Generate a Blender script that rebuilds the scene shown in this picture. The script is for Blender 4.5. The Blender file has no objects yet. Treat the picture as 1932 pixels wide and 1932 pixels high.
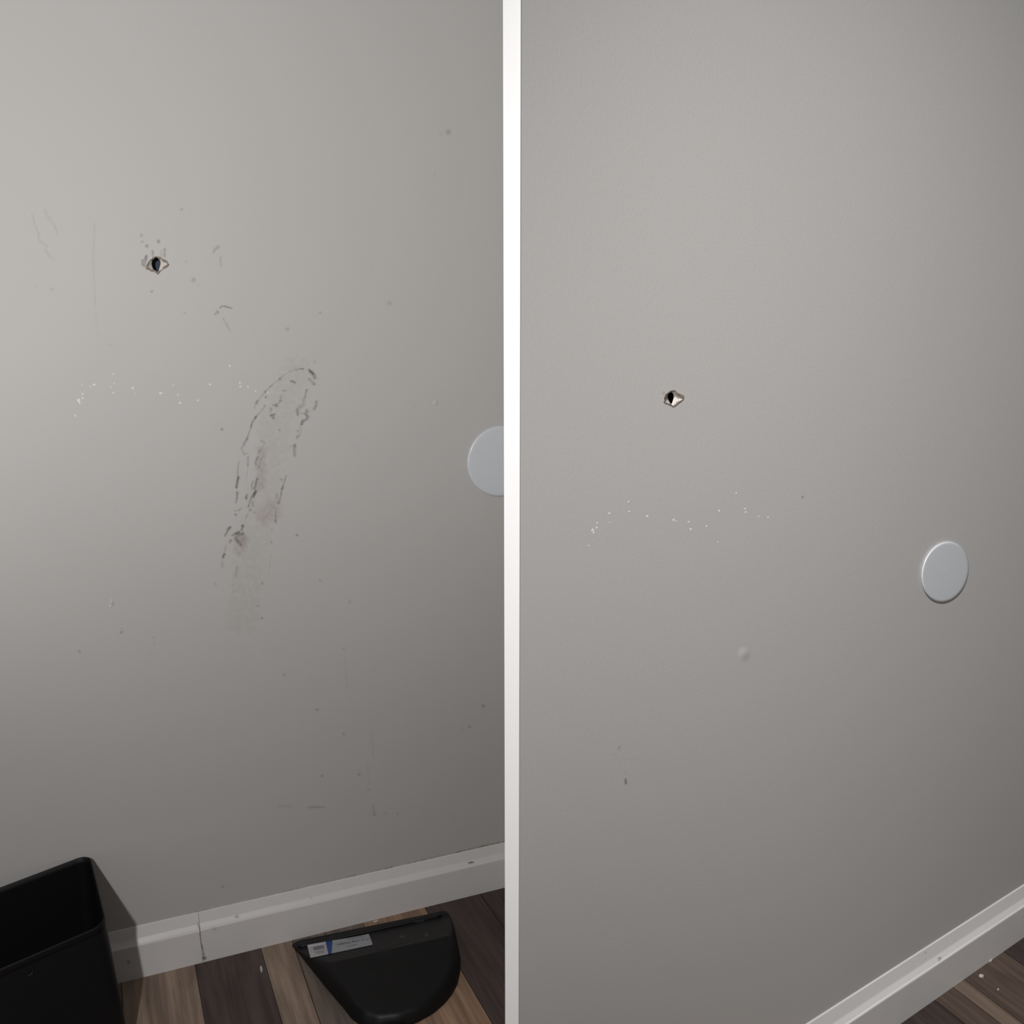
import bpy, bmesh, math, random
from math import cos, sin
import numpy as np
from mathutils import Vector, noise
random.seed(7)
R = math.radians
sc = bpy.context.scene
COL = sc.collection

# ------------------------------------------------------------------ camera
CAM_H, PITCH, FPX = 1.17987, R(13), 1600.0
cd = bpy.data.cameras.new('camera')
cd.sensor_width = 36; cd.lens = 36 * FPX / 1932; cd.clip_start = .02
cam = bpy.data.objects.new('camera', cd); COL.objects.link(cam)
cam.location = (0, 0, CAM_H); cam.rotation_euler = (R(90) - PITCH, 0, 0)
sc.camera = cam

# ------------------------------------------------------------------ world, lights, exposure
w = bpy.data.worlds.new('world'); sc.world = w; w.use_nodes = True
w.node_tree.nodes['Background'].inputs['Color'].default_value = (1, .98, .96, 1)
w.node_tree.nodes['Background'].inputs['Strength'].default_value = .165
sc.view_settings.view_transform = 'Standard'; sc.view_settings.look = 'None'
sc.view_settings.gamma = 1; sc.view_settings.use_curve_mapping = False
sc.view_settings.exposure = 0

def spot(name, pos, aim, half, watt, size, color=(1, 1, 1)):
    l = bpy.data.lights.new(name, 'SPOT'); l.energy = watt; l.spot_size = 2 * half; l.spot_blend = 1.0
    l.shadow_soft_size = size; l.color = color
    o = bpy.data.objects.new(name, l); COL.objects.link(o); o.location = pos
    o.rotation_euler = (Vector(aim) - Vector(pos)).to_track_quat('-Z', 'Y').to_euler()
    return o
K1 = 79.0
P_KEY, P_A, P_B, P_C = .515, 3.10, .41, .92
spot('key_lamp', (-.3295, -.0675, 1.3166), (-.967, 1.2, .381), 1.344, P_KEY * K1, .02, (1, .98, .97))
spot('right_fill', (-.259, -.225, 2.26), (1.6, 1.2, .275), .596, P_A * K1, .05, (1, .99, .98))  # added spot, no fixture known; fitted to brighten the right wall
spot('left_fill', (-1.456, .205, .90), (-.956, 1.2, 1.628), .964, P_B * K1, .05, (1, .99, .98))  # made-up low spot that lifts the upper left wall
spot('high_fill', (-.76, -.676, 2.341), (-.067, 1.2, 2.308), .728, P_C * K1, .06, (.985, 1, .985))  # invented fill from high up, not a ceiling fixture; evens out wall brightness

# ------------------------------------------------------------------ geometry helpers
DL, YL, DR, YR = 1.595012, .3618883, .8222342, .5570196      # the two walls: distance on the view axis and heading
HBL, HBR = .0975, .1065                                       # baseboard heights
O = np.array([0, 0, CAM_H])
FW = np.array([0, math.cos(PITCH), -math.sin(PITCH)]); DN = np.array([0, -math.sin(PITCH), -math.cos(PITCH)]); RT = np.array([1., 0, 0])
def ray(u, v): return FW + (u - 966) / FPX * RT + (v - 966) / FPX * DN
def wall_pt(u, v, d, y, off):
    n = np.array([math.sin(y), -math.cos(y), 0]); P = np.array([0, d, 0]) + off * n; r = ray(u, v)
    return O + r * ((P - O) @ n) / (r @ n)
def WL(u, v, off=0.): return wall_pt(u, v, DL, YL, off)
def WR(u, v, off=0.): return wall_pt(u, v, DR, YR, off)
def PZ(u, v, z=0.):
    r = ray(u, v); return O + r * (z - CAM_H) / r[2]

def mat(name, rgb, rough=.6, spec=.5, bump=0., bscale=400., metal=0., var=0., vscale=8.):
    m = bpy.data.materials.new(name); m.use_nodes = True; nt = m.node_tree; b = nt.nodes['Principled BSDF']
    b.inputs['Base Color'].default_value = (*rgb, 1); b.inputs['Roughness'].default_value = rough
    b.inputs['Specular IOR Level'].default_value = spec; b.inputs['Metallic'].default_value = metal
    tc = nt.nodes.new('ShaderNodeTexCoord')
    if var:
        n = nt.nodes.new('ShaderNodeTexNoise'); n.inputs['Scale'].default_value = vscale; n.inputs['Detail'].default_value = 4
        mr = nt.nodes.new('ShaderNodeMapRange'); mr.inputs['To Min'].default_value = 1 - var; mr.inputs['To Max'].default_value = 1 + var
        mx = nt.nodes.new('ShaderNodeVectorMath'); mx.operation = 'SCALE'; mx.inputs[0].default_value = rgb
        nt.links.new(tc.outputs['Object'], n.inputs['Vector']); nt.links.new(n.outputs['Fac'], mr.inputs['Value'])
        nt.links.new(mr.outputs['Result'], mx.inputs['Scale']); nt.links.new(mx.outputs['Vector'], b.inputs['Base Color'])
    if bump:
        n = nt.nodes.new('ShaderNodeTexNoise'); n.inputs['Scale'].default_value = bscale; n.inputs['Detail'].default_value = 3
        bp = nt.nodes.new('ShaderNodeBump'); bp.inputs['Strength'].default_value = bump; bp.inputs['Distance'].default_value = .001
        nt.links.new(tc.outputs['Object'], n.inputs['Vector']); nt.links.new(n.outputs['Fac'], bp.inputs['Height']); nt.links.new(bp.outputs['Normal'], b.inputs['Normal'])
    return m
M_WALL = mat('wall_paint', (.50, .487, .475), .55, .3, .12, 260, var=.012, vscale=5)
M_TRIM = mat('trim_paint', (.70, .68, .67), .42, .4, .10, 180, var=.03, vscale=30)
M_EDGE = mat('gutter_white', (.90, .90, .90), .5, .3)
M_PLATE = mat('plate_plastic', (.63, .655, .69), .26, .5)
M_BIN = mat('bin_plastic', (.0045, .0048, .0058), .55, .25, .1, 500)
M_BININ = mat('bin_inner_plastic', (.003, .003, .004), .7, .15)
M_PAN = mat('dustpan_plastic', (.0045, .0042, .0046), .48, .35, .15, 350, var=.3, vscale=25)
M_GYP = mat('gypsum', (.58, .545, .50), .9, .1, .5, 900, var=.10, vscale=300)
M_PAPER = mat('torn_paper', (.25, .20, .17), .9, .1, .3, 900, var=.3, vscale=400)
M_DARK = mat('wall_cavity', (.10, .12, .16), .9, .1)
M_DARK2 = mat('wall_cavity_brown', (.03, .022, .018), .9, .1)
M_CHIP = mat('paint_chip', (.52, .50, .49), .6, .3)
M_SPECK = mat('white_paint_speck', (.72, .71, .70), .5, .3)
M_LABEL = mat('label_paper', (.36, .38, .40), .45, .4)
M_LABEL2 = mat('barcode_paper', (.50, .48, .50), .45, .4)
M_BLUE = mat('label_blue', (.012, .06, .25), .45, .4)
M_INK = mat('label_ink', (.10, .11, .14), .6, .2)
M_INK2 = mat('label_ink_faint', (.24, .26, .29), .6, .2)

def smooth(x): x = np.clip(x, 0, 1); return x * x * (3 - 2 * x)
def stain_material(name, rgb):
    m = bpy.data.materials.new(name); m.use_nodes = True; nt = m.node_tree; b = nt.nodes['Principled BSDF']
    b.inputs['Base Color'].default_value = (*rgb, 1); b.inputs['Roughness'].default_value = .7
    at = nt.nodes.new('ShaderNodeAttribute'); at.attribute_name = 'amount'
    nt.links.new(at.outputs['Fac'], b.inputs['Alpha'])
    return m
M_SCUFF = stain_material('scuff_stain', (.085, .070, .050))
M_GREASE = stain_material('grease_stain', (.33, .27, .20))
M_PINK = stain_material('pink_stain', (.42, .28, .25))

def link(name, verts, faces, m, parent=None, smooth=False, idx=None):
    me = bpy.data.meshes.new(name); me.from_pydata([tuple(map(float, v)) for v in verts], [], faces)
    for q in (m if isinstance(m, (list, tuple)) else [m]): me.materials.append(q)
    if idx: me.polygons.foreach_set('material_index', idx)
    if smooth: me.polygons.foreach_set('use_smooth', [True] * len(me.polygons))
    me.validate(); me.update()
    bm = bmesh.new(); bm.from_mesh(me); bmesh.ops.recalc_face_normals(bm, faces=bm.faces) if not smooth == 'keep' else None
    bm.to_mesh(me); bm.free()
    o = bpy.data.objects.new(name, me); COL.objects.link(o)
    if parent:
        o.parent = parent; o.matrix_parent_inverse = parent.matrix_world.inverted()
    return o
def struct(o, label=None, cat=None):
    o['kind'] = 'structure'
    if label: o['label'] = label
    if cat: o['category'] = cat
    return o
def thing(name, loc, label, cat, group=None):
    o = bpy.data.objects.new(name, None); o.location = loc; o.empty_display_size = .05; COL.objects.link(o)
    bpy.context.view_layer.update()
    o['label'] = label; o['category'] = cat
    if group: o['group'] = group
    return o

# ------------------------------------------------------------------ the hole outlines (traced)
HOLE_L = [(277.4,500.8),(280.8,493.3),(287.5,487.5),(294.2,484),(302.3,486.5),(309,490.5),(315,494.5),(318,499.4),(313,504),(307.7,507.5),(302,512),(297.5,516.5),(293,513.5),(283.5,510.2),(276,506)]
VOID_L = [(286.8,492),(290,487.5),(294.2,485.8),(298.5,487.3),(302.5,492),(303,498),(301,505),(299,511),(297.3,515.5),(294.5,510.8),(290.5,509.5),(287.5,504.5),(286,498)]
HOLE_R = [(1252.7,759.2),(1253.6,749),(1255.5,744.3),(1260,740.6),(1266.7,736.8),(1273.2,736.4),(1278.8,742.4),(1287.2,746.2),(1290,752.7),(1284.4,756.4),(1276.9,763),(1270.9,767.1),(1263.9,763)]
VOID_R = [(1259.2,749),(1260.6,743),(1266.0,739.8),(1270.6,743.4),(1271,751),(1268.5,759),(1266.4,763),(1262.3,757)]

def wall_slab(name, front_poly, back_poly, hole, fn, label):
    """front_poly/back_poly: plan corners (x,y) of the slab's front and back, base to 2.35 m; hole cut in the front face"""
    H = 2.35
    bm = bmesh.new()
    f0, f1 = [np.array(p) for p in front_poly]; b0, b1 = [np.array(p) for p in back_poly]
    V = lambda p, z: bm.verts.new((p[0], p[1], z))
    a, b, c, d = V(f0, 0), V(f1, 0), V(f1, H), V(f0, H)
    ee = [bm.edges.new(e) for e in ((a, b), (b, c), (c, d), (d, a))]
    hv = [bm.verts.new(tuple(fn(*q))) for q in hole]
    ee += [bm.edges.new((hv[i], hv[(i + 1) % len(hv)])) for i in range(len(hv))]
    bmesh.ops.triangle_fill(bm, edges=ee, use_beauty=True)
    a2, b2, c2, d2 = V(b0, 0), V(b1, 0), V(b1, H), V(b0, H)
    for f in ((a2, b2, c2, d2), (a, a2, d2, d), (b, b2, c2, c), (d, c, c2, d2), (a, b, b2, a2)): bm.faces.new(f)
    bmesh.ops.recalc_face_normals(bm, faces=bm.faces)
    me = bpy.data.meshes.new(name); bm.to_mesh(me); bm.free(); me.materials.append(M_WALL)
    o = bpy.data.objects.new(name, me); COL.objects.link(o)
    return struct(o, label, 'wall')
uL = np.array([math.cos(YL), math.sin(YL)]); nL = np.array([math.sin(YL), -math.cos(YL)])
uR = np.array([math.cos(YR), math.sin(YR)]); nR = np.array([math.sin(YR), -math.cos(YR)])
pL = lambda s: np.array([0, DL]) + s * uL
pR = lambda s: np.array([0, DR]) + s * uR
E0 = .0079                                                     # half thickness of the divider
sR0 = E0 / uR[0]
TH = .10
wl0, wl1 = pL(-1.9), pL(.06)
wall_left = wall_slab('wall_left', (wl0, wl1), (wl0 - nL * TH, wl1 - nL * TH), HOLE_L, WL, 'scuffed greige painted wall with a punched hole and dark scuff outline, left of the white divider')
wr0, wr1 = pR(sR0), pR(2.3)
wrb0 = pR(sR0) + np.array([0, TH / uR[0]])
wall_right = wall_slab('wall_right', (wr0, wr1), (wrb0, wr1 - nR * TH), HOLE_R, WR, 'cleaned greige painted wall with a small hole, right of the white divider')

# added divider, no real wall: its white edge stands for the gutter between views
def prism(plan, z0, z1):
    n = len(plan); v = [(p[0], p[1], z0) for p in plan] + [(p[0], p[1], z1) for p in plan]
    f = [tuple(range(n))[::-1], tuple(range(n, 2 * n))] + [(i, (i + 1) % n, n + (i + 1) % n, n + i) for i in range(n)]
    return v, f
yE = DR + math.tan(YR) * E0
v, f = prism([(-E0 + .0015, yE), (E0 - .0005, yE), (E0 - .0005, DL + .03), (-E0 + .0015, DL - .003 + .03)], 0, 2.35)
struct(link('divider_panel', v, f, M_WALL), 'thin added divider panel running back between the two bays', 'wall')
v, f = prism([(-E0, yE - .0008), (-E0 + .0006, yE - .0012), (E0 - .0004, yE - .0012), (E0, yE - .0009), (E0, yE + .0005), (-E0, yE + .02)], 0, 2.35)
struct(link('gutter_strip', v, f, M_EDGE), 'narrow bright white vertical strip added as the gutter between the two views', 'trim')

# ------------------------------------------------------------------ floor: planks running towards the wall
PA = R(26.4)
pc = np.array([math.cos(PA), math.sin(PA)]); pd = np.array([-math.sin(PA), math.cos(PA)])
TAN, DARK, GRY, ORG, MID = (.148, .108, .082), (.042, .030, .027), (.090, .070, .058), (.175, .112, .075), (.080, .056, .044)
strips = [(-.054, TAN), (.0711, DARK), (.1892, TAN), (.2475, GRY), (.3100, GRY), (.3850, ORG), (.5110, DARK), (.6300, DARK), (.6830, MID), (.80, TAN), (.92, DARK), (1.04, MID),
          (1.13, DARK), (1.235, MID), (1.290, TAN), (1.325, MID), (1.455, DARK), (1.56, TAN), (1.68, DARK), (1.80, MID), (1.92, TAN), (2.05, None)]
left = [(-.054 - .12 * k, [DARK, GRY, TAN, MID, DARK, ORG][k % 6]) for k in range(1, 22)][::-1]
strips = left + strips
vs, fs, cols = [], [], []
rnd = random.Random(3)
for (c0, colr), (c1, _) in zip(strips[:-1], strips[1:]):
    d = -4.0 - rnd.random()
    if True:
        cuts = [-5.0]
        while cuts[-1] < 3.2: cuts.append(cuts[-1] + 1.2)
        vis_cut = 2.3
        for k in range(len(cuts) - 1):
            a, b = cuts[k], cuts[k + 1]
            if b > -1.0: b = 3.2
            cc = colr if b > 3 else rnd.choice([TAN, DARK, GRY, MID])
            g = .0006
            n0 = len(vs)
            for cc_, dd in ((c0 + g, a + g), (c1 - g, a + g), (c1 - g, b - g), (c0 + g, b - g)):
                p = pc * cc_ + pd * dd; vs.append((p[0], p[1], 0.))
            fs.append((n0, n0 + 1, n0 + 2, n0 + 3)); cols.append(tuple(q * (1.8 if c0 < 1. else 1.1) for q in cc))  # left-hand planks coloured lighter to make up for less lamp light there
            if b > 3: break
# grout base just under the planks
n0 = len(vs)
for cc_, dd in ((-3, -5.1), (2.2, -5.1), (2.2, 3.3), (-3, 3.3)):
    p = pc * cc_ + pd * dd; vs.append((p[0], p[1], -.0012))
fs.append((n0, n0 + 1, n0 + 2, n0 + 3)); cols.append((.015, .011, .009))
m = bpy.data.materials.new('plank_vinyl'); m.use_nodes = True; nt = m.node_tree; B = nt.nodes['Principled BSDF']
at = nt.nodes.new('ShaderNodeAttribute'); at.attribute_name = 'plank'
tc = nt.nodes.new('ShaderNodeTexCoord')
mp = nt.nodes.new('ShaderNodeMapping'); mp.vector_type = 'POINT'; mp.inputs['Rotation'].default_value = (0, 0, -PA)
mp2 = nt.nodes.new('ShaderNodeMapping'); mp2.inputs['Scale'].default_value = (110, 5, 1)
mp3 = nt.nodes.new('ShaderNodeMapping'); mp3.inputs['Scale'].default_value = (26, 4, 1)
nz = nt.nodes.new('ShaderNodeTexNoise'); nz.inputs['Scale'].default_value = 1; nz.inputs['Detail'].default_value = 5; nz.inputs['Roughness'].default_value = .6
nz2 = nt.nodes.new('ShaderNodeTexNoise'); nz2.inputs['Scale'].default_value = 1; nz2.inputs['Detail'].default_value = 3; nz2.inputs['Distortion'].default_value = .8
L = nt.links.new
L(tc.outputs['Object'], mp.inputs['Vector']); L(mp.outputs['Vector'], mp2.inputs['Vector']); L(mp.outputs['Vector'], mp3.inputs['Vector'])
L(mp2.outputs['Vector'], nz.inputs['Vector']); L(mp3.outputs['Vector'], nz2.inputs['Vector'])
r1 = nt.nodes.new('ShaderNodeMapRange'); r1.inputs['From Min'].default_value = .3; r1.inputs['From Max'].default_value = .7; r1.inputs['To Min'].default_value = .70; r1.inputs['To Max'].default_value = 1.28
r2 = nt.nodes.new('ShaderNodeMapRange'); r2.inputs['From Min'].default_value = .3; r2.inputs['From Max'].default_value = .7; r2.inputs['To Min'].default_value = .72; r2.inputs['To Max'].default_value = 1.22
mu = nt.nodes.new('ShaderNodeMath'); mu.operation = 'MULTIPLY'
sv = nt.nodes.new('ShaderNodeVectorMath'); sv.operation = 'SCALE'
L(nz.outputs['Fac'], r1.inputs['Value']); L(nz2.outputs['Fac'], r2.inputs['Value']); L(r1.outputs['Result'], mu.inputs[0]); L(r2.outputs['Result'], mu.inputs[1])
L(at.outputs['Color'], sv.inputs[0]); L(mu.outputs[0], sv.inputs['Scale']); L(sv.outputs['Vector'], B.inputs['Base Color'])
B.inputs['Roughness'].default_value = .5; B.inputs['Specular IOR Level'].default_value = .3
bp = nt.nodes.new('ShaderNodeBump'); bp.inputs['Strength'].default_value = .25; bp.inputs['Distance'].default_value = .0008
L(nz.outputs['Fac'], bp.inputs['Height']); L(bp.outputs['Normal'], B.inputs['Normal'])
fl = link('floor', vs, fs, m)
ca = fl.data.color_attributes.new('plank', 'FLOAT_COLOR', 'CORNER')
buf = []
for p_ in fl.data.polygons:
    for _ in p_.loop_indices: buf += [*cols[p_.index], 1.]
ca.data.foreach_set('color', buf)
for p_ in fl.data.polygons:
    if p_.normal.z < 0: p_.flip()
struct(fl, 'multi-tone brown wood-look plank floor', 'floor')

# ------------------------------------------------------------------ baseboards
def baseboard(name, pfun, n, s0, s1, hb, zc, label, th=.0165, t0=0., wob=0.):
    prof = [(0, 0), (th, 0), (th, zc - .0022), (th - .0005, zc - .0006), (th - .0016, zc + .0002), (th - .0030, zc + .0008), (th - .0034, zc + .0016), (th - .0080, zc + .0082),
            (th - .0086, zc + .0096), (.0022, hb - .0010), (.0008, hb), (0, hb)]
    N = max(2, int((s1 - s0) / .02)); vs, fs = [], []
    for i in range(N + 1):
        s = s0 + (s1 - s0) * i / N
        for k, (o_, z) in enumerate(prof):
            wz = wob * (noise.noise(Vector((s * 9, k * .3, 2))) ) if 2 <= k < 11 else 0
            p = pfun(s) + n * (o_ + wz * .3); vs.append((p[0], p[1], z + wz))
    K = len(prof)
    for i in range(N):
        for k in range(K):
            a, b = i * K + k, i * K + (k + 1) % K
            fs.append((a, b, b + K, a + K))
    fs += [tuple(range(K)), tuple(N * K + k for k in range(K))[::-1]]
    return struct(link(name, vs, fs, M_TRIM), label, 'baseboard')
def s_of(P, d, u): return float((np.array(P)[:2] - np.array([0, d])) @ u)
sj = s_of(WL(379, 1775, .012), DL, uL)
bb_left = baseboard('baseboard_left', pL, nL, -1.9, sj - .00025, HBL, .0690, 'painted baseboard length behind the black bin, left of the joint', wob=.0006)
bb_mid = baseboard('baseboard_middle', pL, nL, sj + .00025, DL * 0 - .0085, HBL, .0698, 'painted baseboard length behind the dustpan, right of the joint', th=.0161, wob=.0006)
bb_right = baseboard('baseboard_right', pR, nR, sR0 + .004, 2.3, HBR, .0765, 'painted baseboard under the cleaned wall', wob=.0004)

# ------------------------------------------------------------------ hole details, children of their wall
def resample(poly, n):
    P = np.array(poly + [poly[0]], float); d = np.r_[0, np.cumsum(np.hypot(*np.diff(P, axis=0).T))]
    t = np.linspace(0, d[-1], n, endpoint=False)
    return np.stack([np.interp(t, d, P[:, 0]), np.interp(t, d, P[:, 1])], 1)
def by_angle(poly, c, n):
    P = resample(poly, 400); a = np.arctan2(P[:, 1] - c[1], P[:, 0] - c[0]); r = np.hypot(P[:, 0] - c[0], P[:, 1] - c[1]); o_ = np.argsort(a)
    t = np.linspace(-math.pi, math.pi, n, endpoint=False); rr = np.interp(t, a[o_], r[o_], period=2 * math.pi)
    return np.stack([c[0] + rr * np.cos(t), c[1] + rr * np.sin(t)], 1)
def hole(parent, outl, void, fn, rim_label, m_void):
    n = 72; c = np.array(void).mean(0)
    A = by_angle(outl, c, n); Bv = by_angle(void, c, n)
    Bv = np.where((np.hypot(*(Bv - c).T) > np.hypot(*(A - c).T) * .96)[:, None], c + (A - c) * .95, Bv)
    rr = random.Random(5)
    jit = [1 + .05 * (rr.random() - .5) for _ in range(n)]
    # crumbly gypsum slope from the paper edge down to the void, then the bore
    rings = [(A, 0., 1.0), (A * .72 + Bv * .28, -.0016, 1), (A * .4 + Bv * .6, -.0030, 1), (Bv, -.0042, 1), (Bv, -.013, 1.03)]
    vs, fs = [], []
    for k, (Q, off, sc_) in enumerate(rings):
        for i in range(n):
            q = c + (Q[i] - c) * sc_ * (jit[i] if 0 < k < 3 else 1); vs.append(fn(q[0], q[1], off + (.0006 * (rr.random() - .5) if 0 < k < 3 else 0)))
    for k in range(len(rings) - 1):
        for i in range(n): j = (i + 1) % n; fs.append((k * n + i, k * n + j, (k + 1) * n + j, (k + 1) * n + i))
    o = link('gypsum_crater', vs, fs, M_GYP, parent, True); o['label'] = 'chalky white broken gypsum around the hole'
    # dark hollow behind
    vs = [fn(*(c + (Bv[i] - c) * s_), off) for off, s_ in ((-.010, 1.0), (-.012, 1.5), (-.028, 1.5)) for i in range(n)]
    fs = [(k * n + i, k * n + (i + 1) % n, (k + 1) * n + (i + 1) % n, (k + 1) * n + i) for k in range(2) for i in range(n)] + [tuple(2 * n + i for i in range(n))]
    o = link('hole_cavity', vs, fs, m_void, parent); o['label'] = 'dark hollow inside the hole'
    # torn facing paper, thin curled lip round the outline
    vs, fs = [], []
    for k, (s_, off) in enumerate(((1.07, .0001), (1.0, .0011), (.90, .0006), (.87, -.0006))):
        for i in range(n):
            a = 2 * math.pi * i / n; th = (.35 + 1.1 * smooth((noise.noise(Vector((3 * cos(a), 3 * sin(a), len(outl)))) + .25) / .5) * 1.0)
            q = c + (A[i] - c) * (1 + (s_ - 1) * (th * (.8 + .4 * jit[(i * 7) % n]))); vs.append(fn(q[0], q[1], off * (.7 + .6 * rr.random() * (k == 1))))
    for k in range(3):
        for i in range(n): j = (i + 1) % n; fs.append((k * n + i, k * n + j, (k + 1) * n + j, (k + 1) * n + i))
    o = link('torn_paper_rim', vs, fs, M_PAPER, parent, True); o['label'] = rim_label
hole(wall_left, HOLE_L, VOID_L, WL, 'torn brown paper edge round the hole', M_DARK)
hole(wall_right, HOLE_R, VOID_R, WR, 'torn brown paper edge round the hole', M_DARK2)

# ------------------------------------------------------------------ stains and scuffs traced onto the walls
def stain(name, strokes, fn, m, parent, label, cell=1.6, brk=.5, seed=0., off=.0004):
    """strokes: (points, half width px, amount, breakup 0..1); sampled onto a thin residue mesh lying on the wall"""
    cells = {}
    for pts, hw, amt, bk in strokes:
        P = np.array(pts, float)
        if len(P) == 1: P = np.array([P[0], P[0] + [.01, .01]])
        pad = hw * 1.7 + 1
        for a, b in zip(P[:-1], P[1:]):
            x0, y0 = np.minimum(a, b) - pad; x1, y1 = np.maximum(a, b) + pad
            for i in range(int(x0 // cell), int(x1 // cell) + 2):
                for j in range(int(y0 // cell), int(y1 // cell) + 2):
                    x, y = i * cell, j * cell
                    jx = 1.1 * noise.noise(Vector((x * .16, y * .16, 31))) if hw < 5 else 0; x += jx; y += jx * .3
                    d = b - a; t = np.clip(((x - a[0]) * d[0] + (y - a[1]) * d[1]) / (d @ d), 0, 1)
                    r = math.hypot(x - a[0] - t * d[0], y - a[1] - t * d[1]) / hw
                    if r > 1.7: continue
                    al = amt * float(smooth(1 - r / 1.7))
                    if bk:
                        q = noise.noise(Vector((x * .11, y * .11, seed))) + .6 * noise.noise(Vector((x * .37, y * .37, seed + 9))) + .5 * noise.noise(Vector((x * .8, y * .8, seed + 4)))
                        al *= (1 - bk) + bk * float(smooth((q + .22) / .6)) * 1.5
                    cells[(i, j)] = max(cells.get((i, j), 0), al)
    idx, vs, am, fs = {}, [], [], []
    for (i, j), al in cells.items():
        if max(cells.get((i + a, j + b), 0) for a in (0, 1) for b in (0, 1)) < .03: continue
        q = []
        for a, b in ((0, 0), (1, 0), (1, 1), (0, 1)):
            k = (i + a, j + b)
            if k not in idx:
                idx[k] = len(vs); vs.append(fn(k[0] * cell, k[1] * cell, off)); am.append(cells.get(k, 0))
            q.append(idx[k])
        fs.append(tuple(q))
    o = link(name, vs, fs, m, parent)
    a = o.data.attributes.new('amount', 'FLOAT', 'POINT'); a.data.foreach_set('value', [min(1., x) for x in am])
    o['label'] = label
    return o
def Z6(pts): return [(380 + x / 6.9, 660 + y / 6.9) for x, y in pts]
def Z7(pts): return [(380 + x / 6.9, 900 + y / 6.9) for x, y in pts]
S = []
def add(p, hw, amt, bk=.5): S.append((p, hw * (1.2 if hw < 2.2 else 1.05), amt * .72, max(bk, .35) if len(p) > 1 else bk))
# the long loop outline
add(Z6([(1290,245),(1200,262),(1130,290),(1060,335),(1020,380),(970,420),(900,465),(830,548),(770,610),(720,680),(685,760)]), 1.0, .30, .5)
add(Z6([(940,435),(870,500),(825,548)]), 1.0, .40, .3); add(Z6([(1020,380)]), 2.2, .55, 0); add(Z6([(828,548)]), 2.4, .45, 0)
add(Z6([(725,670),(712,698)]), 1.8, .55, 0); add(Z6([(838,615)]), 2.3, .50, 0); add(Z6([(1290,245),(1330,247)]), 1.2, .45, .1)
add(Z6([(1165,408),(1195,408),(1212,425)]), 1.6, .45, .2); add(Z6([(1050,530),(1105,530)]), 1.2, .35, .2)
add(Z6([(1400,262),(1425,285),(1460,325)]), 2.4, .75, .1); add(Z6([(1425,285),(1470,330),(1475,360)]), 3.4, .35, .2)
add(Z6([(1405,380),(1430,410),(1465,445)]), 2.6, .40, .5); add(Z6([(1465,445)]), 2.2, .4, 0)
add(Z6([(1368,525)]), 2.2, .55, 0); add(Z6([(1368,525),(1355,600),(1335,650),(1320,710)]), 1.8, .28, .5)
add(Z6([(1330,650),(1325,710),(1290,740),(1250,790)]), 3.2, .30, .5); add(Z6([(1250,790),(1255,850)]), 2.2, .35, .4)
add(Z6([(1500,670),(1490,720),(1465,770)]), 2.2, .38, .2); add(Z6([(1475,155)]), 2.6, .22, .2)
add(Z6([(1370,790),(1360,830),(1385,870),(1370,905),(1330,920),(1305,965)]), 1.9, .55, .3); add(Z6([(1355,832)]), 2.4, .55, 0)
add(Z6([(1290,825),(1350,828),(1410,800)]), 1.2, .3, .3); add(Z6([(1315,925),(1303,965)]), 2.4, .70, 0)
add(Z6([(1250,1055)]), 2.2, .45, .2); add(Z6([(1290,1010),(1290,1080),(1245,1140)]), 1.6, .25, .6); add(Z6([(1245,1140)]), 1.8, .35, .1)
add(Z6([(1150,1250),(1215,1255)]), 1.2, .25, .3); add(Z6([(1215,1240),(1210,1300),(1215,1370)]), 2.6, .45, .4)
# left side line
add(Z6([(835,720),(790,775),(745,830),(700,880),(665,930),(645,985),(625,1060),(600,1130),(570,1195),(545,1250),(515,1280)]), 1.1, .45, .35)
add(Z6([(710,870),(665,935),(643,1000)]), 1.6, .60, .1); add(Z6([(822,730)]), 2.3, .40, 0); add(Z6([(600,1140),(545,1245)]), 1.6, .45, .2)
add(Z6([(530,1300),(560,1365),(605,1340)]), 1.2, .22, .4); add(Z6([(1030,600),(1030,665),(975,725),(935,715)]), 1.3, .35, .4)
add(Z6([(1028,665)]), 2.4, .5, 0); add(Z6([(975,722)]), 2.8, .55, 0); add(Z6([(905,770),(900,800)]), 2., .3, .4); add(Z6([(905,855),(955,840)]), 1.8, .5, .1); add(Z6([(935,885)]), 2.4, .5, 0)
add(Z6([(1015,1045)]), 1.8, .28, 0); add(Z6([(268,1035)]), 2.8, .30, 0); add(Z6([(855,940)]), 2., .15, 0)
add(Z6([(490,1450),(475,1530),(475,1640)]), 1.4, .30, .5); add(Z6([(478,1660),(462,1720),(458,1790)]), 2.2, .80, .05)
add(Z6([(465,1860)]), 2.2, .6, 0); add(Z7([(470,215),(450,330)]), 1.6, .45, .3)
add(Z6([(610,1400),(605,1450),(602,1500)]), 1.5, .42, .4); add(Z6([(602,1520),(590,1620),(580,1700)]), 1.0, .15, .5)
add(Z6([(780,1185),(830,1205),(790,1270),(755,1310),(740,1350)]), 1.1, .28, .4); add(Z6([(735,1400),(705,1450),(708,1500)]), 1.7, .45, .2); add(Z6([(790,1400),(755,1460),(745,1530)]), 1.3, .30, .4)
add(Z6([(725,1680),(705,1760),(690,1800)]), 1.6, .55, .2); add(Z6([(675,1710),(655,1760),(655,1810)]), 1.5, .45, .3); add(Z6([(690,1800)]), 2.6, .5, .2)
add(Z6([(705,1845),(670,1905)]), 2.6, 1.0, 0); add(Z7([(655,250),(625,330),(610,380)]), 1.4, .5, .2); add(Z7([(590,235),(578,280)]), 1.8, .6, .1)
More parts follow.
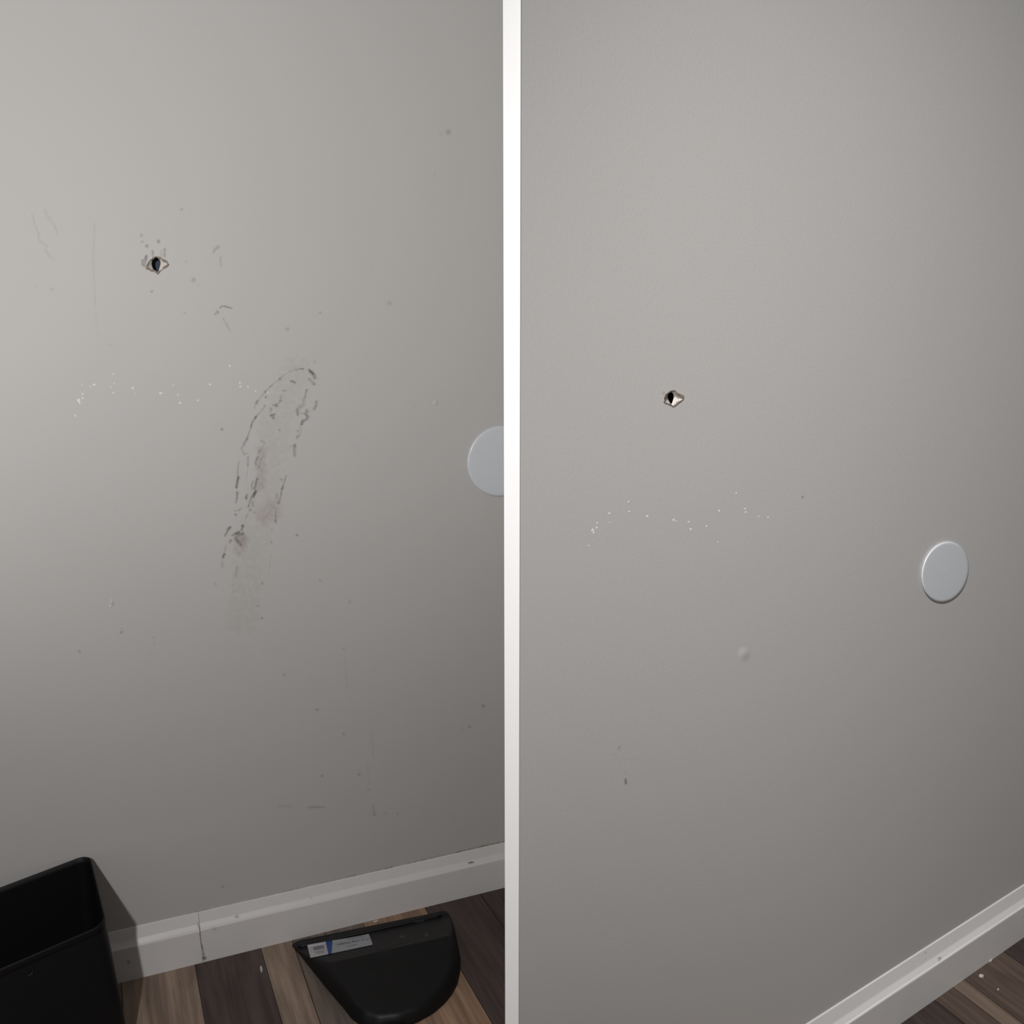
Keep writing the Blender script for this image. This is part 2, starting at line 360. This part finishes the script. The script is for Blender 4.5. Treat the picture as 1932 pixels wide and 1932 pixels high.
add(Z7([(670,330),(668,370)]), 1.8, .35, .2); add(Z7([(635,430)]), 2., .35, 0); add(Z7([(685,460)]), 1.8, .35, 0); add(Z7([(610,470),(590,500),(555,570)]), 1., .22, .4)
add(Z6([(1045,1690)]), 1.8, .4, .2); add(Z6([(1105,1640),(1070,1740),(1045,1810)]), 1.2, .40, .3); add(Z6([(1060,1780),(1045,1815)]), 1.6, .65, 0)
add(Z7([(1045,150),(1040,210),(1020,300),(1000,340)]), 1.4, .38, .3); add(Z7([(985,215),(990,270)]), 2., .22, .3)
add(Z7([(965,450),(965,520),(968,590)]), 1.4, .42, .2); add(Z7([(940,560),(960,560)]), 1.6, .3, .2)
add(Z7([(520,400),(480,435)]), 1.2, .38, .2); add(Z7([(445,490)]), 2.4, .40, .2); add(Z7([(430,430),(450,440)]), 1.4, .25, .2)
# claw marks at the foot of the loop
add(Z7([(380,650),(345,685),(320,725),(305,762)]), 1.4, .62, .1); add(Z7([(375,655),(350,680)]), 2., .6, 0)
add(Z7([(540,630),(525,685)]), 2., .65, .1); add(Z7([(490,715),(445,735),(400,760)]), 1.4, .8, .1); add(Z7([(480,722),(455,738)]), 2.2, .85, 0)
add(Z7([(545,735),(500,750),(450,780),(450,820)]), 2.2, .45, .3); add(Z7([(445,790),(470,830),(510,880)]), 2.8, .55, .3); add(Z7([(385,825),(365,850)]), 2., .40, .3)
add(Z7([(300,1005),(282,1040)]), 1.8, .85, 0); add(Z7([(320,900),(300,960)]), 1.4, .22, .3); add(Z7([(1243,755)]), 2., .4, 0)
add(Z7([(910,850)]), 2., .30, .1); add(Z7([(920,680)]), 2.4, .2, .1); add(Z7([(270,1100),(275,1160)]), 2.4, .16, .3)
add(Z7([(460,1170),(455,1240),(450,1300)]), 1.8, .20, .4); add(Z7([(790,1385)]), 2., .28, 0); add(Z7([(735,1680)]), 2., .25, 0); add(Z7([(785,1835)]), 2., .35, 0); add(Z7([(1545,1350)]), 2., .25, 0)
add(Z7([(180,1390)]), 2.4, .22, .1); add(Z7([(420,1200),(410,1560)]), 1.2, .08, .3); add(Z7([(905,1000),(870,1300)]), 1.2, .08, .3)
# round the hole
def H4(pts): return [(200 + x / 7.43, 420 + y / 7.43) for x, y in pts]
for p, hw, amt in ((( 495,180),3.2,.22),((505,268),2.8,.2),((570,325),3.,.35),((735,262),3.2,.38),((1560,345),2.8,.3),((1225,805),4.,.22),((1290,870),2.2,.12),((640,965),2.,.40),((1560,1255),3.,.32),((1530,1280),2.2,.3),((1100,1262),2.,.22),((1120,548),2.,.2),((55,1715),2.,.15)):
    add(H4([p]), hw, amt, 0)
add(H4([(565,465),(555,520),(540,580)]), 2.2, .50, .3); add(H4([(515,530),(510,580),(545,610)]), 2.6, .40, .3); add(H4([(655,400),(658,470)]), 1.8, .35, .2); add(H4([(820,375),(820,465)]), 2., .35, .2)
add(H4([(770,400),(770,470)]), 2.4, .14, .2); add(H4([(1590,330),(1530,370),(1500,420)]), 1.8, .2, .2); add(H4([(1600,490),(1612,600)]), 2.2, .16, .2)
add(H4([(1595,1190),(1650,1165),(1700,1185),(1760,1200)]), 1.4, .40, .2); add(H4([(1640,1340),(1690,1430),(1740,1520)]), 1.6, .16, .3)
add(H4([(780,530),(850,552)]), 1.2, .4, .1)
# faint scratches and specks elsewhere
V5 = lambda pts: [(40 + x / 8.78, 360 + y / 8.78) for x, y in pts]
add(V5([(180,400),(240,600),(290,720),(295,820),(410,900),(415,1010),(520,1130)]), 2.0, .09, .3); add(V5([(400,320),(430,430),(540,540),(590,700)]), 2.0, .09, .3)
add(V5([(1215,550),(1200,800),(1190,1140),(1210,1500),(1225,1900)]), 1.2, .09, .4); add([(179,560),(185,640)], 1., .07, .3)
for x, y, hw, a in ((229,1193,2,.4),(229,1186,1.4,.3),(150,1229,2.6,.25),(290,1203,1.6,.22),(291,1214,1.4,.2),(281,1232,1.6,.15),(660,1135,2,.25),(648,1224,2,.22),(536,1273,2.4,.25),(598,1339,2.6,.28),(648,1385,2.4,.25),(608,1464,2.2,.28),(678,1461,2.4,.28),(695,1489,2,.22),(750,1535,2,.22),(912,1332,3,.30),(886,1371,2.4,.28),(870,1375,1.8,.2),(604,590,2,.25),(542,621,4,.18),(735,572,4.5,.14),(846,249,5.,.22),(832,252,4.,.1),(820,330,2,.12),(706,1536,4,.16),(727,1534,3,.14),(783,765,1.8,.12),(98,546,3,.15),(66,540,2.4,.1),(420,1673,2,.3),(343,395,2.4,.28),(1,1,1,0)):
    if a: add([(x, y)], hw, a, 0)
add([(650,1225),(653,1275),(656,1300)], 1.2, .08, .2); add([(700,1380),(705,1430)], 1.2, .10, .2); add([(525,1520),(548,1522)], 1.6, .14, .3); add([(582,1523),(612,1523)], 1.8, .18, .3)
add([(697,1480),(693,1440)], 1.1, .1, .2); add([(703,1520),(708,1538)], 1.6, .2, .2)
stain('scuff_marks', S, WL, M_SCUFF, wall_left, 'dark broken scuff lines in a long loop with specks round the hole')
stain('grease_smudge', [([(560,700),(520,800),(505,900),(480,1000),(465,1100),(455,1170)], 36, .05, .5), ([(455,1015)], 12, .22, .2)], WL, M_GREASE, wall_left, 'faint tan smudge inside the scuff loop', cell=4, off=.0002)
stain('pink_smudge', [([(495,850),(492,920)], 9, .13, .3), ([(515,955),(500,975)], 15, .14, .3), ([(460,1022),(450,1038)], 11, .14, .3), ([(525,970)], 9, .12, .2)], WL, M_PINK, wall_left, 'faint pinkish smudge', cell=3, off=.0003)
G = []
rr = random.Random(11)
for k in range(30):
    x = 262 + k * 23; y = 1752.3 - (x - 258.8) * .2349 - 1.2
    G.append(([(x, y), (x + 16 + 12 * rr.random(), y - (16 + 6) * .2349)], 1.8 + 2 * rr.random(), .22 + .40 * rr.random() ** 2, .5))
stain('baseboard_grime', G, WL, M_GREASE, wall_left, 'brownish grime line just above the baseboard', cell=1.5)
# marks on the baseboard itself
fnb = lambda u, v, off: WL(u, v, .0166 + off)
stain('joint_grime', [([(375.5,1748),(377,1765),(381,1785),(384.5,1803)], 1.1, .55, .4), ([(385.5,1808)], 3.4, .75, .2), ([(372,1741),(374,1747)], 1.6, .4, .2), ([(242.5,1815)], 3.2, .45, .1), ([(446,1729.5)], 3.6, .32, .2), ([(404,1752)], 4, .12, .2)], fnb, M_SCUFF, bb_left, 'dark grime along the cracked joint', cell=1.4)
stain('chip_mark', [([(884,1628),(892,1626.5)], 1.6, .75, .1), ([(587,1695)], 2., .2, .1)], fnb, M_SCUFF, bb_mid, 'small dark chip in the top edge', cell=1.3)
# right wall
stain('scuff_marks', [([(1180,1470),(1181,1478)], 2., .42, .1), ([(1178,1458)], 1.6, .15, 0), ([(1514,937.5)], 2.2, .30, 0), ([(1170,1408),(1166,1414)], 1.8, .18, .2), ([(1158,1425)], 1.6, .1, 0), ([(1203,1432),(1150,1435)], 1.4, .04, .1), ([(1252,742)], 3, .18, .1)], WR, M_SCUFF, wall_right, 'few faint scuff specks low on the cleaned wall')
fnbr = lambda u, v, off: WR(u, v, .0166 + off)
stain('chip_mark', [([(1771,1808.5),(1774,1807)], 1.8, .75, .1), ([(1746,1797)], 1.6, .5, .1)], fnbr, M_SCUFF, bb_right, 'small dark chip in the top edge', cell=1.2)

# white paint specks
def specks(parent, pts, fn, label):
    vs, fs = [], []
    for x, y, r, rat in pts:
        n0 = len(vs); N = 12
        for i in range(N):
            a = 2 * math.pi * i / N; q = 1 + .25 * math.sin(3 * a + x)
            vs.append(fn(x + r * q * math.cos(a), y + r * rat * q * math.sin(a), .0001))
        vs.append(fn(x, y, .0006)); fs += [(n0 + i, n0 + (i + 1) % N, n0 + N) for i in range(N)]
    o = link('paint_specks', vs, fs, M_SPECK, parent, True); o['label'] = label
T2 = lambda x, y, r, q=1.: (120 + x / 4.83, 660 + y / 4.83, r, q)
specks(wall_left, [T2(138,462,3,1.2), T2(148,482,1.8,1.6), T2(174,403,2), T2(176,440,2.1), T2(280,318,2.8,.7), T2(245,335,1.4), T2(455,220,1.8), T2(462,307,1.8,.7), T2(430,338,1.8,.6), T2(455,393,1.8), T2(632,349,2.1,1.3),
        T2(655,400,1.2), T2(886,396,3.4,.6), T2(1000,322,2,.5), T2(1042,412,2.2,.7), T2(1062,484,2.7,.8), T2(1225,461,2.6,.6), T2(1336,316,2.4,.7), T2(1516,147,2.2,.9), T2(1608,300,2.2,.8), T2(1612,336,2.4,.7),
        T2(1683,338,1.8), T2(1750,378,1.8,.8), T2(108,600,1.6,1.8), T2(1860,390,1.5), T2(170,318,1.3), (212,1137,1.6,2.2), (208.5,1142,2.2,1.3)], WL, 'scattered tiny white paint specks')
T3 = lambda x, y, r, q=1.: (1080 + x / 4.025, 900 + y / 4.025, r, q)
specks(wall_right, [T3(155,405,2.8,1.2), T3(163,422,1.8,1.4), T3(190,350,2), T3(186,385,2.2), T3(283,277,2.8,.7), T3(428,188,1.8), T3(433,263,2.,.8), T3(570,298,2.4), T3(770,328,2.5), T3(790,335,1.4), T3(885,342,2.), T3(900,398,2.4),
        T3(1020,375,1.8), T3(1116,258,2.,1.1), T3(1245,122,1.6), T3(1312,243,1.8), T3(1317,268,2.1), T3(1415,300,1.4), T3(1487,308,1.8), T3(125,522,1.5), T3(1104,494,1.4), T3(285,348,1.2)], WR, 'scattered tiny white paint specks')
def bump(parent, u, v, ru, rv, h_, fn, name, label):
    vs, fs, N = [], [], 16
    for i in range(N + 1):
        for j in range(N + 1):
            a, b = -1 + 2 * i / N, -1 + 2 * j / N; r = min(1, math.hypot(a, b)); vs.append(fn(u + ru * a, v + rv * b, .00005 + h_ * (math.cos(math.pi * r) * .5 + .5) * (r < 1)))
    for i in range(N):
        for j in range(N): k = i * (N + 1) + j; fs.append((k, k + 1, k + N + 2, k + N + 1))
    o = link(name, vs, fs, M_WALL, parent, True); o['label'] = label
bump(wall_right, 1404, 1234, 14, 16, .0010, WR, 'patched_bump', 'small raised patched bump')
bump(wall_left, 211, 1137, 6, 9, .0014, WL, 'dent', 'small nick with raised edge')
bump(wall_left, 822, 760, 7, 7, .0010, WL, 'dent', 'small faint raised nick')

# ------------------------------------------------------------------ round wall plates
def plate(name, outline, fn, th, label):
    c = np.mean([fn(*q) for q in outline], 0)
    t = thing(name, tuple(c), label, 'wall plate', 'round blank wall plates')
    cp = np.mean(outline, 0); vs, fs, n = [], [], len(outline)
    rings = [(1.0, 0.), (1.0, th * .30), (.990, th * .62), (.965, th * .90), (.93, th * .98), (.88, th), (.6, th * 1.03), (.3, th * 1.05), (.07, th * 1.06)]
    for s, off in rings:
        for q in outline: vs.append(fn(*(cp + (np.array(q) - cp) * s), off))
    for k in range(len(rings) - 1):
        for i in range(n): j = (i + 1) % n; fs.append((k * n + i, k * n + j, (k + 1) * n + j, (k + 1) * n + i))
    fs.append(tuple((len(rings) - 1) * n + i for i in range(n)))
    link('cover_disc', vs, fs, M_PLATE, t, True)
    vs, fs = [], []
    for s, off in ((.05, th * 1.06), (.040, th * 1.06 + .0001), (.012, th * 1.06 + .00006)):
        for q in outline: vs.append(fn(*(cp + (np.array(q) - cp) * s + [2, -2]), off))
    for k in range(2):
        for i in range(n): j = (i + 1) % n; fs.append((k * n + i, k * n + j, (k + 1) * n + j, (k + 1) * n + i))
    fs.append(tuple(2 * n + i for i in range(n)))
    link('centre_dimple', vs, fs, M_PLATE, t, True)
XLp, ZLp, RLp = -.0214, .91216, .0681
def px_of(P):
    q = np.array(P) - O; return (966 + FPX * (q @ RT) / (q @ FW), 966 + FPX * (q @ DN) / (q @ FW))
outL = []
for k in range(72):
    a = 2 * math.pi * k / 72; s = XLp + RLp * cos(a); p = pL(s); outL.append(px_of((p[0], p[1], ZLp + RLp * sin(a))))
# the left plate runs on behind the divider: keep it where the wall is
plate('wall_plate', outL, WL, .0052, 'round white blank wall plate partly hidden by the white divider, on the scuffed wall')
outR = []
for k in range(72):
    a = 2 * math.pi * k / 72; e1 = np.array([.2589, -.9659]); e2 = np.array([.9659, .2589])
    outR.append(tuple(np.array([1783.1, 1079.1]) + 58.3 * cos(a) * e1 + 43.6 * sin(a) * e2))
plate('wall_plate', outR, WR, .0036, 'complete round white blank wall plate on the cleaned right wall')

# ------------------------------------------------------------------ black wastebasket
def rrect(c, ax, ay, hx, hy, r, n=8):
    out = []
    for sx, sy, a0 in ((1, 1, 0), (-1, 1, 90), (-1, -1, 180), (1, -1, 270)):
        for k in range(n + 1):
            a = R(a0 + 90 * k / n); x = sx * (hx - r) + r * cos(a); y = sy * (hy - r) + r * sin(a)
            out.append(c + ax * x + ay * y)
    return out
HB_ = .263
BR_, FR_ = PZ(169, 1610, HB_)[:2], PZ(201, 1742, HB_)[:2]     # right-hand rim corners, back and front
ay = (BR_ - FR_); dep = np.linalg.norm(ay); ay /= dep
ax = (PZ(180, 1752, HB_) - PZ(30, 1817, HB_))[:2]; ax /= np.linalg.norm(ax)
W_ = .30
def bin_ring(z, inset, r):
    t = 1 - z / HB_
    back = BR_ + ay * (-.030 * t) + ax * (-.004 * t); front = FR_ + ax * (.016 * t) + ay * (-.006 * t)
    ayy = back - front; d = np.linalg.norm(ayy); ayy = ayy / d
    c = (back + front) / 2 - ax * (W_ - .02 * t) / 2
    return [(q[0], q[1], z) for q in rrect(c, ax, ayy, (W_ - .02 * t) / 2 - inset, d / 2 - inset, r)]
bt = thing('wastebasket', (-.80, 1.13, 0), 'black plastic rectangular wastebasket on the floor against the scuffed wall', 'trash bin')
def loft(name, rings, m, parent, cap0=True, cap1=False, smooth_=True):
    n = len(rings[0]); vs = [v for r_ in rings for v in r_]; fs = []
    for k in range(len(rings) - 1):
        for i in range(n): j = (i + 1) % n; fs.append((k * n + i, k * n + j, (k + 1) * n + j, (k + 1) * n + i))
    if cap0: fs.append(tuple(range(n)))
    if cap1: fs.append(tuple((len(rings) - 1) * n + i for i in range(n)))
    o = link(name, vs, fs, m, parent, smooth_)
    return o
RC = .021
loft('body', [bin_ring(.0005, .006, .022), bin_ring(.004, .001, .022), bin_ring(.03, 0, .024), bin_ring(.12, 0, RC), bin_ring(.22, 0, RC), bin_ring(HB_ - .012, .0012, RC)], M_BIN, bt)
loft('rim', [bin_ring(HB_ - .013, .0012, RC), bin_ring(HB_ - .0125, -.0002, RC), bin_ring(HB_ - .002, -.0003, RC), bin_ring(HB_ - .0003, .0002, RC), bin_ring(HB_, .0009, RC), bin_ring(HB_ - .0003, .0016, RC), bin_ring(HB_ - .010, .0020, RC)], M_BIN, bt, False)
loft('inner_wall', [bin_ring(HB_ - .009, .0020, RC), bin_ring(.2, .0024, RC), bin_ring(.10, .005, .024), bin_ring(.012, .008, .022)], M_BININ, bt, False, True)
# small faint embossed mark on the front panel
def on_front(u, v, off):
    n_ = np.array([ax[1], -ax[0], 0]); P = np.array([FR_[0], FR_[1], HB_]) + off * n_
    r = ray(u, v); return O + r * ((P - O) @ n_) / (r @ n_)
vs, fs, N = [], [], 14
for i in range(N + 1):
    t = i / N; a = R(-60 + 170 * t); cx, cy = 52, 1831; ww = .4 + 2.6 * math.sin(math.pi * t)
    for k, (dr, off) in enumerate(((-ww / 2, .0), (0, .0012), (ww / 2, .0))):
        rr_ = 10 + dr; vs.append(on_front(cx + rr_ * cos(a), cy + rr_ * sin(a), off + .0015))
for i in range(N):
    for k in range(2): q = i * 3 + k; fs.append((q, q + 1, q + 4, q + 3))
o = link('embossed_mark', vs, fs, mat('bin_mark', (.012, .013, .014), .5, .4), bt, True); o['label'] = 'faint raised crescent mark'

# ------------------------------------------------------------------ black dustpan with label
lipA, lipB = PZ(551, 1781, .008), PZ(840, 1718, .008)
ld = (lipB - lipA)[:2]; ld /= np.linalg.norm(ld); ls = np.array([ld[1], -ld[0]])      # ls: away from the wall
def s_pan(x, y): return (x - lipA[0]) * ls[0] + (y - lipA[1]) * ls[1]
S_CREASE = s_pan(*PZ(700, 1798, .028)[:2])
def prof(s):
    s = max(s, 0.)
    if s < .012: return .006 + .001 * (s / .012)
    if s < .0135: return .007 - .0022 * (s - .012) / .0015
    if s < S_CREASE: return .0048 + (.029 - .0048) * (s - .0135) / (S_CREASE - .0135)
    if s < S_CREASE + .006: return .029 + .002 * math.sin((s - S_CREASE) / .006 * math.pi / 2)
    return .031 - .010 * min(1, (s - S_CREASE - .006) / .20)
px_out = [(551,1781),(562,1774.5),(600,1766.5),(640,1758.5),(690,1748),(735,1738.8),(790,1728),(830,1719.3),(840,1719),(847.5,1726),(853,1740),(858,1757),(863,1780),(868,1806),(868,1830),(863,1855),(852,1875),(838,1892),(818,1909),(790,1925),(755,1938),(715,1943),(685,1936),(662,1918),(645,1896),(625,1873),(604,1847),(583,1821),(566,1799)]
base = np.array([PZ(u, v, .006 if (v < 1782 and u < 835) else .004)[:2] for u, v in px_out])
base = resample([tuple(p) for p in base], 160)
cen = base.mean(0)
area_min = np.min(np.hypot(*(base - cen).T))
ks = [0, .0, .006, .014, .026, .045, .07, .10, .14, .18, .24, .32, .42, .55, .7, .85]
vs, fs = [], []
n = len(base)
ps = np.linalg.norm(base - cen, axis=1)
for k, q in enumerate(ks):
    for p in base:
        P = cen + (p - cen) * (1 - q)
        dist = q * np.linalg.norm(p - cen)
        s = s_pan(*P)
        side = .004 + .030 * (1 - math.exp(-dist / .010))
        z = min(prof(s), side) if k > 0 else 0.0005
        if k == 1: z = min(prof(s), .004)
        vs.append((P[0], P[1], z))
for k in range(len(ks) - 1):
    for i in range(n): j = (i + 1) % n; fs.append((k * n + i, k * n + j, (k + 1) * n + j, (k + 1) * n + i))
n0 = len(vs); vs.append((cen[0], cen[1], prof(s_pan(*cen)))); fs += [((len(ks) - 1) * n + i, (len(ks) - 1) * n + (i + 1) % n, n0) for i in range(n)]
fs.append(tuple(range(n)))
dp = thing('dustpan', (float(cen[0]), float(cen[1]), 0), 'black plastic dustpan with a white and blue label, on the floor by the baseboard', 'dustpan')
pan = link('pan', vs, fs, M_PAN, dp, True)
for p_ in pan.data.polygons:
    if len(p_.vertices) > 10: p_.use_smooth = False
# lip strip along the wall edge
vs, fs = [], []
lenL = np.linalg.norm((lipB - lipA)[:2])
prf = [(.0012, .0005), (.0006, .0066), (.002, .0084), (.0095, .0090), (.0116, .0084), (.0122, .004)]
for i in range(25):
    t = .010 + (lenL - .020) * i / 24
    for s, z in prf:
        P = lipA[:2] + ld * t + ls * s; vs.append((P[0], P[1], z))
K = len(prf)
for i in range(24):
    for k in range(K): a, b = i * K + k, i * K + (k + 1) % K; fs.append((a, b, b + K, a + K))
fs += [tuple(range(K)), tuple(24 * K + k for k in range(K))]
link('lip', vs, fs, M_PAN, dp, True)
# stub handle, below the frame
hv = []
hd = np.array([.10, -.995]); hd /= np.linalg.norm(hd); hs_ = np.array([-hd[1], hd[0]])
hb0 = PZ(742, 1938, .01)[:2]
rings = []
for t, w2, z1 in ((0, .022, .020), (.03, .018, .022), (.08, .015, .024), (.13, .017, .024), (.15, .012, .020)):
    c_ = hb0 + hd * t; rings.append([(*(c_ + hs_ * w2 * cos(a) * 1.0), .0008 + z1 / 2 + (z1 / 2) * sin(a)) for a in [2 * math.pi * k / 16 for k in range(16)]])
loft('handle', rings, M_PAN, dp, True, True)

# label on the slope: a sheet plus printing, all on the same slightly curved surface
def on_pan(u, v, off):
    z = .02
    for _ in range(12):
        P = PZ(u, v, z); z = .5 * z + .5 * (prof(s_pan(P[0], P[1])) + off)
    return PZ(u, v, z)
LC = [(579.4,1783.2),(695.4,1761.3),(703.6,1782.3),(585.8,1807.4)]
def lab(a, b, off):
    a = np.clip(a, 0, 1); q = (np.array(LC[0]) * (1 - a) + np.array(LC[1]) * a) * (1 - b) + (np.array(LC[3]) * (1 - a) + np.array(LC[2]) * a) * b
    return on_pan(q[0], q[1], off)
def sheet(name, poly_rows, off, m, parent):
    """poly_rows: [(a_left, a_right, b)...]"""
    vs, fs = [], []; n_ = 13
    for al, ar, b in poly_rows:
        for i in range(n_): vs.append(lab(al + (ar - al) * i / (n_ - 1), b, off))
    for k in range(len(poly_rows) - 1):
        for i in range(n_ - 1): q = k * n_ + i; fs.append((q, q + 1, q + n_ + 1, q + n_))
    return link(name, vs, fs, m, parent)
bs = [i / 6 for i in range(7)]
rows = [(.0 + (.006 if b in (0., 1.) else 0), 1 - (.006 if b in (0., 1.) else 0), b) for b in bs]
lb = sheet('label', rows, .0007, M_LABEL, dp); lb['label'] = 'white product label with blue stripe, barcode and small print'
sheet('barcode_panel', [(.003, .300 - .02 * 0 + (.285 - .300) * b, b) for b in bs], .0009, M_LABEL2, lb)
o = sheet('blue_stripe', [(.300 + (.285 - .300) * b, .412 + (.338 - .412) * b, b) for b in bs], .0011, M_BLUE, lb); o['label'] = 'blue stripe'
vs, fs = [], []
def bar(a0, a1, b0, b1, off=.0012):
    n0 = len(vs); vs.extend([lab(a0, b0, off), lab(a1, b0, off), lab(a1, b1, off), lab(a0, b1, off)]); fs.append((n0, n0 + 1, n0 + 2, n0 + 3))
rb = random.Random(2); a = .085
while a < .255:
    w_ = .003 + .006 * rb.random(); bar(a, a + w_, .22, .50); a += w_ + .003 + .004 * rb.random()
for b0, a0, a1 in ((.62, .08, .25), (.70, .10, .24), (.80, .13, .25)): bar(a0, a1, b0, b0 + .022)
link('barcode', vs, fs, M_INK, lb)
def text_mesh(name, s, a0, a1, b0, b1, m):
    cu = bpy.data.curves.new('t', 'FONT'); cu.body = s; to = bpy.data.objects.new('t', cu); COL.objects.link(to)
    dg = bpy.context.evaluated_depsgraph_get(); me = bpy.data.meshes.new_from_object(to.evaluated_get(dg))
    co = np.array([v.co[:] for v in me.vertices]); x0, x1 = co[:, 0].min(), co[:, 0].max(); y0, y1 = co[:, 1].min(), co[:, 1].max()
    vs = []
    for x, y, _ in co:
        tx = (x - x0) / (x1 - x0); ty = (y - y0) / (y1 - y0)
        vs.append(lab(a1 + (a0 - a1) * tx, b0 + (b1 - b0) * ty, .0012))      # the pan lies upside down, so the print does too
    fs = [tuple(p.vertices) for p in me.polygons]
    bpy.data.objects.remove(to); bpy.data.curves.remove(cu); bpy.data.meshes.remove(me)
    return link(name, vs, fs, m, lb)
text_mesh('printed_title', '12 in. Large Dustpan', .46, .975, .30, .52, M_INK)
for b0, a0, a1 in ((.66, .60, .76), (.14, .64, .92)):
    vs, fs = [], []; bar(a0, a1, b0, b0 + .045); link('small_print', vs, fs, M_INK2, lb)
# dusty smudges on the pan
fnp = lambda u, v, off: on_pan(u, v, .0006)
m_dust = stain_material('dust', (.30, .30, .31))
for q in (([(760,1768),(757,1767)], 3, .22, .3), ([(805,1764)], 3.5, .20, .3), ([(785,1737),(797,1736)], 3, .22, .4), ([(843,1763)], 2, .15, .2)):
    stain('dust_smudge', [q], fnp, m_dust, dp, 'pale dust smudge', cell=1.4)

# ------------------------------------------------------------------ paint chips on the floor
def chip(u, v, l, w_, ang, label, z=.0):
    c = PZ(u, v, 0); vs = []; N = 9; r_ = random.Random(int(u))
    for zz, k in ((.0003, 1.), (.0022, .9)):
        for i in range(N):
            a = 2 * math.pi * i / N; q = 1 + .3 * (r_.random() - .5); x = l * q * k * cos(a); y = w_ * q * k * sin(a)
            vs.append((c[0] + x * cos(ang) - y * sin(ang), c[1] + x * sin(ang) + y * cos(ang), zz + .0006 * r_.random() * (zz > .001)))
    fs = [tuple(range(N))[::-1], tuple(range(N, 2 * N))] + [(i, (i + 1) % N, N + (i + 1) % N, N + i) for i in range(N)]
    o = link('paint_chip', vs, fs, M_CHIP); o['label'] = label; o['category'] = 'paint chip'; o['group'] = 'white paint chips on the floor'
chip(493, 1829, .0085, .0022, R(112), 'thin white paint chip on the dark plank between bin and dustpan')
chip(709, 1739, .006, .0022, R(20), 'pale paint chip in the gap between dustpan and baseboard')
chip(1867, 1812.5, .0062, .0028, R(20), 'white paint chip touching the right baseboard')
chip(1851.5, 1842, .0045, .0036, R(20), 'round white paint chip on the brown floor near the right baseboard')
chip(1883, 1868, .0018, .0012, R(20), 'tiny faint paint chip nearest the lower right corner')
